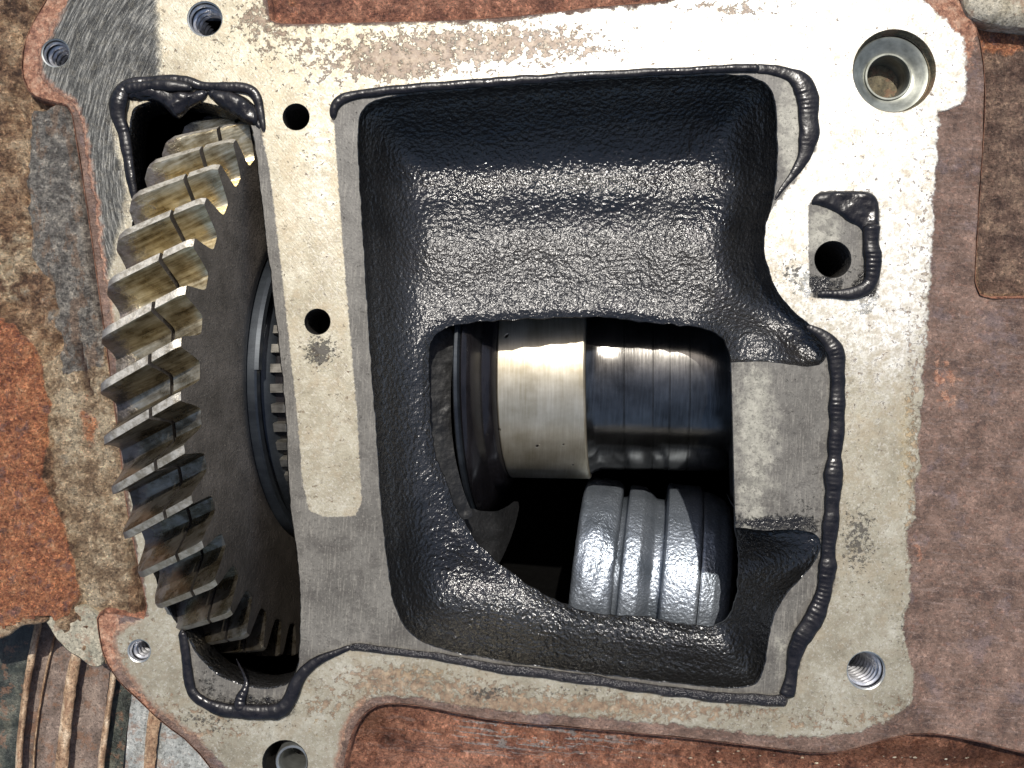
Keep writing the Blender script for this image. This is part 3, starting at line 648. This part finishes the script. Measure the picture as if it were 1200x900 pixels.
strip('rib', [(94,715),(84,762),(76,800),(70,850),(63,905),(57,1050)], [(108,715),(97,765),(90,800),(84,850),(79,905),(72,1050)], -86, 5, 40, M['ribrust'])
strip('groove_band', [(104,715),(93,765),(87,800),(80,850),(75,905),(70,1050)], [(140,715),(132,765),(127,800),(121,850),(115,905),(108,1050)], -100, -3, 30, M['ribbrown'], 1.2)
strip('rib', [(136,740),(131,780),(126,815),(119,860),(113,905),(106,1050)], [(145,740),(139,780),(133,815),(127,860),(121,905),(114,1050)], -88, 4, 40, M['ribrust'])
strip('groove_band', [(142,760),(136,790),(131,815),(125,860),(119,905),(112,1050)], [(166,760),(160,790),(153,820),(148,860),(143,905),(136,1050)], -102, -2, 30, M['ribdark'], 1)
strip('panel', [(160,770),(155,810),(150,850),(146,900),(140,1050)], [(190,790),(180,820),(174,850),(170,900),(164,1050)], -94, 1, 40, M['ribgrey'])
strip('rib', [(182,800),(174,835),(171,860),(168,900),(162,1050)], [(200,800),(190,835),(185,860),(181,900),(176,1050)], -84, 3, 40, M['ribrust'], 1.4)
strip('panel', [(194,800),(186,835),(182,860),(179,900),(172,1050)], [(330,820),(320,860),(316,900),(310,950),(300,1050)], -90, 1, 40, M['ribgrey'])

# ------------------------------------------------------------------ helical gear
gc = (-281.0, 1.7, -227.0); RT, RR, W = 375.5, 334.0, 95.0; a_, b_ = .0117, .141
ax = Vector((math.cos(a_)*math.cos(b_), math.sin(a_)*math.cos(b_), math.sin(b_))); uu = Vector((-math.sin(a_), math.cos(a_), 0)); vv = ax.cross(uu)
GM = Matrix((ax, uu, vv)).transposed()
gear = thing('helical_gear', gc, 'large worn helical gear wheel standing out of the tall left window, slanted olive steel teeth', 'gear')
gear.rotation_euler = GM.to_euler()
N = 43; PITCH = 2*math.pi/N; HEL = math.radians(7.6)/W
def tooth_mesh(x0, x1, chamfL, chamfR, name):
    h = [(27.1, RR-.5), (18.5, RR), (15.6, RR+2.5), (13.0, RR+9), (9.6, RR+22), (6.0, RT-3), (4.4, RT)]
    prof = [(-t, r) for t, r in h]+[(t, r) for t, r in reversed(h)]
    nx = 9; V = []; F = []; mats = []; es = []
    for i in range(nx):
        x = x0+(x1-x0)*i/(nx-1)
        fl = max(0, 1-(x-x0)/12) if chamfL else 0; fr = max(0, 1-(x1-x)/5) if chamfR else 0
        for (t, r) in prof:
            top = (r-RR)/(RT-RR)
            rr = r-top*(15*fl**1.5+3*fr); tt = t*(1-.35*top*fl)
            an = tt/RT*1.02+HEL*x; V.append((x, rr*math.sin(an), rr*math.cos(an)))
            es.append(max(0, 1-(x+W)/34.0) if chamfL else 0)
    m = len(prof)
    for i in range(nx-1):
        for k in range(m-1): F.append((i*m+k, i*m+k+1, (i+1)*m+k+1, (i+1)*m+k)); mats.append(1 if k == 6 else 0)
    F.append(tuple(range(m))[::-1]); mats.append(2 if not chamfL else 0)
    F.append(tuple((nx-1)*m+k for k in range(m))); mats.append(2)
    F = [tuple(reversed(t)) for t in F]
    me = bpy.data.meshes.new(name); me.from_pydata([tuple(c*S for c in p) for p in V], [], F); me.update()
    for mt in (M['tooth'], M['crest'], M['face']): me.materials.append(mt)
    me.polygons.foreach_set('material_index', mats); me.polygons.foreach_set('use_smooth', [True]*len(F)); me.set_sharp_from_angle(angle=math.radians(28))
    me.attributes.new('endstain', 'FLOAT', 'POINT').data.foreach_set('value', es)
    return me
SEP = -W*.355
def ringmesh(prof, name, mat, parent, n=128):
    V, F = revolve(prof, n); return mesh(name, V, F, mat, parent, local=True, sharp=35)
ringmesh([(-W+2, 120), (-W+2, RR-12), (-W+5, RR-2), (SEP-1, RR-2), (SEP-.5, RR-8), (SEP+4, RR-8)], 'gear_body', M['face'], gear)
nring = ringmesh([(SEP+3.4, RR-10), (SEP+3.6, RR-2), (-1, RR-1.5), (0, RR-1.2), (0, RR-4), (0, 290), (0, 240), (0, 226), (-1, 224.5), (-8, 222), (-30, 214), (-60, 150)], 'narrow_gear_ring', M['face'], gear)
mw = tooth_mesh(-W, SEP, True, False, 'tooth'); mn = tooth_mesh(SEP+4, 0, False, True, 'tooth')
for k in range(-12, 12):
    th = math.radians(-2.0)+k*PITCH
    for me, par in ((mw, gear), (mn, nring)):
        t = link('tooth', me, None, par); t.rotation_euler = (-th, 0, 0)
# synchroniser ring on the gear's right side
sy_o = tuple(Vector(gc)+ax*2)
syn = thing('synchroniser_ring', sy_o, 'dark blued steel ring with small pale dog teeth beside the large gear face', 'ring')
syn.rotation_euler = GM.to_euler()
ringmesh([(-8, 222), (6, 221), (8, 219), (9, 212), (4, 210), (3, 196), (14, 190), (22, 176), (22, 120)], 'ring_body', M['ring'], syn)
V, F = revolve([(6, 221.5), (11, 220.5), (12, 214), (8, 211)], 40, math.radians(4), math.radians(60)); mesh('raised_segment', V, F, M['ring'], syn, local=True, sharp=35)
ringmesh([(10, 120), (10, 186), (30, 184), (30, 110)], 'hub', M['disc'], syn)
def dog():
    w = 5.2; V = []
    for x, r0, r1 in ((14, 180, 195), (30, 180, 195)): V += [(x, -w, r0), (x, w, r0), (x, w, r1), (x, -w, r1)]
    V += [(36, 0, 182), (36, 0, 193)]
    F = [(0,1,2,3),(0,4,5,1)[::-1],(3,2,6,7),(0,3,7,4),(1,5,6,2),(4,7,9,8),(5,8,9,6),(7,6,9),(4,8,5)]
    me = bpy.data.meshes.new('dog_tooth'); me.from_pydata([tuple(c*S for c in p) for p in V], [], F); me.materials.append(M['dog']); me.update(); return me
dm = dog()
for k in range(-10, 11):
    t = link('dog_tooth', dm, None, syn); t.rotation_euler = (math.radians(k*7.2+2), 0, 0)

# ------------------------------------------------------------------ main shaft in the inner window
sc_ = P(600, 440, -295)
sax = Vector((math.cos(.15), 0, math.sin(.15))); su = Vector((0, 1, 0)); sv = sax.cross(su); SM = Matrix((sax, su, sv)).transposed()
shaft = thing('main_shaft', sc_, 'oily steel main shaft with a bright wide collar lying across the inner window', 'shaft'); shaft.rotation_euler = SM.to_euler()
def rev(name, prof, mat, par, n=96, **k):
    V, F = revolve(prof, n); return mesh(name, V, F, mat, par, local=True, sharp=30, attrs=dict(dry=np.full(len(V), .2)), **k)
rev('collar', [(2, 120), (2, 152), (4, 154), (118, 154), (120, 152.5), (121, 146), (120, 120)], M['collar'], shaft)
rev('shaft_body', [(116, 130), (121, 147), (128, 143), (136, 140)]+[(x0+dx, 140-dr) for x0 in (170, 208, 230, 256, 312) for dx, dr in ((0, 0), (.5, .9), (1.4, .9), (2, 0))]+[(430, 140)], M['shaft'], shaft)
rev('thrust_flange', [(-36, 60), (-36, 212), (-33, 216), (-31, 215), (-24, 208), (-18, 188), (-14, 176), (-4, 170), (0, 164), (3, 150)], M['disc'], shaft)
rev('flange_rim', [(-44, 180), (-44, 216), (-42, 219), (-38, 219), (-36, 215), (-36, 205)], M['ring'], shaft)

# ------------------------------------------------------------------ grooved drum below the shaft
dc = P(600, 662, -352)
cs = thing('grooved_drum', dc, 'grey grooved steel drum glistening with oil at the lower right inside the inner window', 'drum')
da = Vector((math.cos(.16)*math.cos(.10), -math.sin(.10), math.sin(.16))).normalized(); dv = da.cross(Vector((0, 1, 0))).normalized(); du = dv.cross(da)
cs.rotation_euler = Matrix((da, du, dv)).transposed().to_euler()
def lumpy(prof, name, amp, n=90):
    # refine the profile and roughen it
    pr = resample(np.array(prof, float)*(1.0, 1.0), 3, False); V, F = revolve([tuple(p) for p in pr], n); V = np.array(V)
    s = np.array([nz(p[0], p[1], p[2], 22)*1.3+nz(p[0], p[1], p[2], 8)*.7 for p in V])*amp
    rr = np.sqrt(V[:, 1]**2+V[:, 2]**2); V[:, 1] *= 1+s/rr; V[:, 2] *= 1+s/rr
    return mesh(name, V, F, M['drum'], cs, local=True, sharp=40, attrs=dict(dry=np.full(len(V), .2)))
lumpy([(104, 100), (105, 146), (109, 151), (122, 153), (150, 151), (160, 148), (163, 144), (164, 100)], 'drum_band', 2.4)
lumpy([(164, 128), (171, 130), (173, 146), (176, 148), (196, 147), (206, 140), (214, 132), (226, 131), (229, 133)], 'drum_band', 1.0)
lumpy([(229, 130), (230, 155), (232, 157.5), (276, 158), (279, 156), (280, 150)], 'drum_band', .7)
lumpy([(280, 120), (281, 150), (283, 151), (300, 148), (316, 141), (324, 132), (331, 105), (333, 60)], 'drum_band', 1.2)

# ------------------------------------------------------------------ sealant beads
def bead(name, path, label, group=None, mat='sealant', flat=.6, rip=.05, seed=0.0, lift=.35, lump=.22, zb=0.0, parent=None):
    """path: (px, py, radius[, z])"""
    p = np.array([(q+(0,) if len(q) == 3 else q) for q in path], float); p = smooth_poly(p, 3, closed=False); p = resample(p, 1.5, closed=False)
    XY = np.stack([p[:, 0]-600, 450-p[:, 1]], 1)*((D-p[:, 3])/D)[:, None]
    t = np.gradient(XY, axis=0); t /= np.sqrt((t**2).sum(1))[:, None]+1e-9; nr = np.stack([-t[:, 1], t[:, 0]], 1)
    n = 16; V = []; F = []; ln = len(p)
    for i in range(ln):
        x, y = XY[i]; r = p[i, 2]*(1+lump*nz(x, y, seed, 28)+lump*.3*nz(x, y, seed+5, 8)); sh = nz(x, y, seed+9, 24)*p[i, 2]*.25
        hz = 1+rip*.8*math.sin(i*1.75+5*nz(x, y, seed, 30))*max(0, .45+nz(x, y, seed+2, 22))
        endf = min(1, (i+.6)/3.5, (ln-i-.4)/3.5); r *= math.sqrt(max(.02, endf))
        for k in range(n):
            a = 2*math.pi*k/n; c, s_ = math.cos(a), math.sin(a)
            V.append((x+nr[i, 0]*(c*r+sh), y+nr[i, 1]*(c*r+sh), zb+p[i, 3]+max(-1.5, (r*lift+s_*r*flat)*hz)))
    for i in range(ln-1):
        for k in range(n): j = (k+1) % n; F.append((i*n+k, (i+1)*n+k, (i+1)*n+j, i*n+j)[::-1])
    F.append(tuple(range(n))); F.append(tuple((ln-1)*n+k for k in range(n))[::-1])
    o = mesh(name, V, F, M[mat], parent, sharp=None)
    if label: props(o, label, 'sealant', group)
    return o
def blob(name, poly, h, mat, parent=None, label=None, seed=1.0, soft=5.0, z0=-.6):
    pl = resample(smooth_poly(P2(poly), 2), 2.5); v, f = triangulate(pl, [], 2.6)
    d = pdist(v, pl); z = z0+h*np.sqrt(np.clip(1-(1-np.clip(d/soft, 0, 1))**2, 0, 1))*(1+.35*fbm(v, 14, seed)); 
    o = mesh(name, np.c_[v, z], f, M[mat], parent)
    if label: props(o, label, 'sealant')
    return o
GB = 'black silicone beads squeezed out round the windows'
top = thing('sealant_bead', P(220, 105, 0), 'thick drooping black silicone bead around the top of the gear window', 'sealant', GB)
bead('bead_strand', [(160,236,4),(156,215,5.5),(150,185,6.5),(146,160,7),(140,140,9),(140,122,11.5),(146,108,10.5),(158,99,8),(180,95,6),(200,93,6.5),(220,97,6),(240,102,5),(262,103,5.5),(285,103,6.5),(298,108,6.5),(304,120,6),(307,140,4.5),(309,155,2.5)], None, parent=top, seed=1)
bead('drip', [(152,112,9),(165,106,8,1),(180,107,7,3),(192,112,9,0),(203,120,11,-3),(211,128,8,-8),(222,121,10,-3),(236,112,6,0),(243,108,4,1)], None, parent=top, seed=3, lump=.3)
bead('drip', [(244,108,4,1),(256,113,7,-1),(270,118,9,-3),(284,124,10,-4),(296,132,9,-4),(301,143,5,-3),(305,152,2.5,-1)], None, parent=top, seed=5, lump=.2)
bead('drip', [(146,106,8,3),(170,101,5,6),(190,99,7,6),(205,101,6,6),(225,104,4,5)], None, parent=top, seed=8, lump=.3)
blob('droop', [(150,106),(176,101),(205,105),(234,108),(238,114),(224,124),(213,138),(204,139),(195,127),(182,119),(164,119),(150,118)], 9, 'sealant', top, seed=6, soft=9, z0=-1)
blob('droop', [(244,107),(268,106),(292,114),(306,136),(301,150),(287,144),(268,131),(250,121)], 8, 'sealant', top, seed=8, soft=9, z0=-1)
bead('sealant_bead', [(213,738,4),(217,755,5.5),(220,775,6),(222,795,6),(226,812,6.5),(236,822,7),(252,828,7.5),(270,832,8),(290,833,8),(312,834,8.5),(332,830,9),(343,816,8),(349,798,7.5),(360,782,7),(380,770,5),(400,762,4),(412,757,3.5)],
     'wet black silicone bead curving under the gear window to the partition', GB, seed=11, rip=.03, lump=.25, mat='sealant')
bead('sealant_string', [(277,772,.9,-20),(281,780,1.2,-14),(286,790,1.6,-6),(289,800,2.5,-1),(287,808,4.5,0),(282,818,6.5,1),(281,830,7.5,2),(281,842,5,1)], 'thin torn string of black sealant hanging into the bottom of the gear window', seed=4, lump=.1, rip=.2)
bead('sealant_bead', [(391,140,3.5),(391,128,5),(397,119,5.5),(410,113,5.5),(440,108,5),(500,102,5),(560,98,5.5),(600,95,5.5),(660,91,5.5),(720,87,4.5),(790,84,4.5),(850,81,4.5),(890,80,5)],
     'long thin black silicone bead along the top edge of the oily pocket', GB, seed=21, rip=.03, lump=.16)
bead('sealant_bead', [(884,80,5),(905,81,6),(925,86,9),(938,94,11),(945,106,12.5),(948,125,12),(949,145,12),(947,165,11),(944,182,9),(938,194,6.5),(928,206,4.5),(917,220,3),(908,234,2.2)],
     'wide flattened black silicone bead bending round the top right corner of the pocket', GB, seed=31, rip=.06, lump=.22, flat=.34, lift=.1)
bead('sealant_bead', [(945,383,3),(956,388,5),(967,395,7.5),(976,405,9),(980,420,9.5),(981,450,9),(980,490,9),(978,530,9.5),(975,580,10),(971,630,10),(968,670,10.5),(963,700,11),(953,722,11),(941,740,10),(933,757,9),(928,780,8.5),(925,800,8),(920,817,8)],
     'rippled black silicone bead running down the right side of the pocket', GB, seed=41, rip=.07, lump=.30, flat=.42)
bead('sealant_bead', [(922,818,7.5),(905,821,6.5),(880,818,6.5),(840,816,6),(790,810,5.5),(740,803,5.5),(700,797,5.5),(650,791,6),(600,785,5.5),(550,776,5),(500,767,4.5),(450,761,4.5),(420,757,4.5),(408,759,4)],
     'glistening oily sealant bead along the bottom edge of the pocket', GB, seed=51, rip=.03, lump=.2, mat='sealant_wet')
pad = thing('sealant_patch', P(1000, 290, 0), 'flat black sealant patch hooked around the small oil hole on the right', 'sealant')
blob('sealant_pad', [(949,241),(953,229),(963,224),(995,223),(1017,224),(1028,230),(1031,245),(1031,275),(1012,276),(1007,266),(993,261),(984,252),(970,245),(955,240)], 5, 'sealant', pad, seed=3, soft=7)
bead('bead_strand', [(1020,262,10),(1021,285,10),(1021,305,9.5),(1020,325,9),(1014,338,8),(1000,344,7),(985,345,6),(970,345,5),(958,345,4)], None, parent=pad, seed=61, rip=.10, flat=.5)

bead('broken_casting_edge', [(x, y-2, 6, -6) for x, y in EDGE_CUT[:5]], None, mat='outer', parent=casing, seed=77, lump=.7, rip=0, flat=1.1, lift=-.2)
# ------------------------------------------------------------------ loose bits beside the casing
pl = smooth_poly(P2([(1134,-60),(1134,0),(1142,14),(1160,22),(1200,27),(1300,34),(1340,-60)], 14), 2); pl = resample(pl, 6)
v, f = triangulate(pl, [], 6); d = pdist(v, pl); z = 2+12*np.sqrt(np.clip(d/14, 0, 1))+fbm(v, 22, 4)*2
V2, F2 = loopwall(pl, [(0, 2), (-1, -2), (2, -24)]); n0 = len(v)
V = np.vstack([np.c_[v, z], np.array(V2)]); F = [tuple(t) for t in f]+[tuple(n0+i for i in reversed(t)) for t in F2]
props(mesh('iron_lug', V, F, M['chunk']), 'pale weathered iron lug poking in at the top right corner', 'lug')
# crumbs of scale on the wet ledge
V = []; F = []
for i in range(34):
    x = rng.uniform(640, 1190); y = rng.uniform(878, 899) if x < 1080 else rng.uniform(880, 899); s = rng.uniform(.5, 1.9); c = P(x, y, -16+rng.uniform(0, 4)); k = len(V)
    for q in range(5):
        a = q*1.2566+rng.uniform(-.3, .3); V.append((c[0]+math.cos(a)*s*1.5, c[1]+math.sin(a)*s*.7, c[2]))
    V.append((c[0], c[1], c[2]+s)); F += [(k+q, k+(q+1) % 5, k+5) for q in range(5)]
props(mesh('scale_crumbs', V, F, M['chunk'], smooth=False), 'tiny pale crumbs of scale scattered on the wet rusty ledge along the bottom edge', 'debris', kind='stuff')
# ground far below
V = [(-3000,-3000,-700),(3000,-3000,-700),(3000,3000,-700),(-3000,3000,-700)]
props(mesh('ground', V, [(0,1,2,3)], M['ground'], smooth=False), 'dark ground under the gearbox', kind='structure')
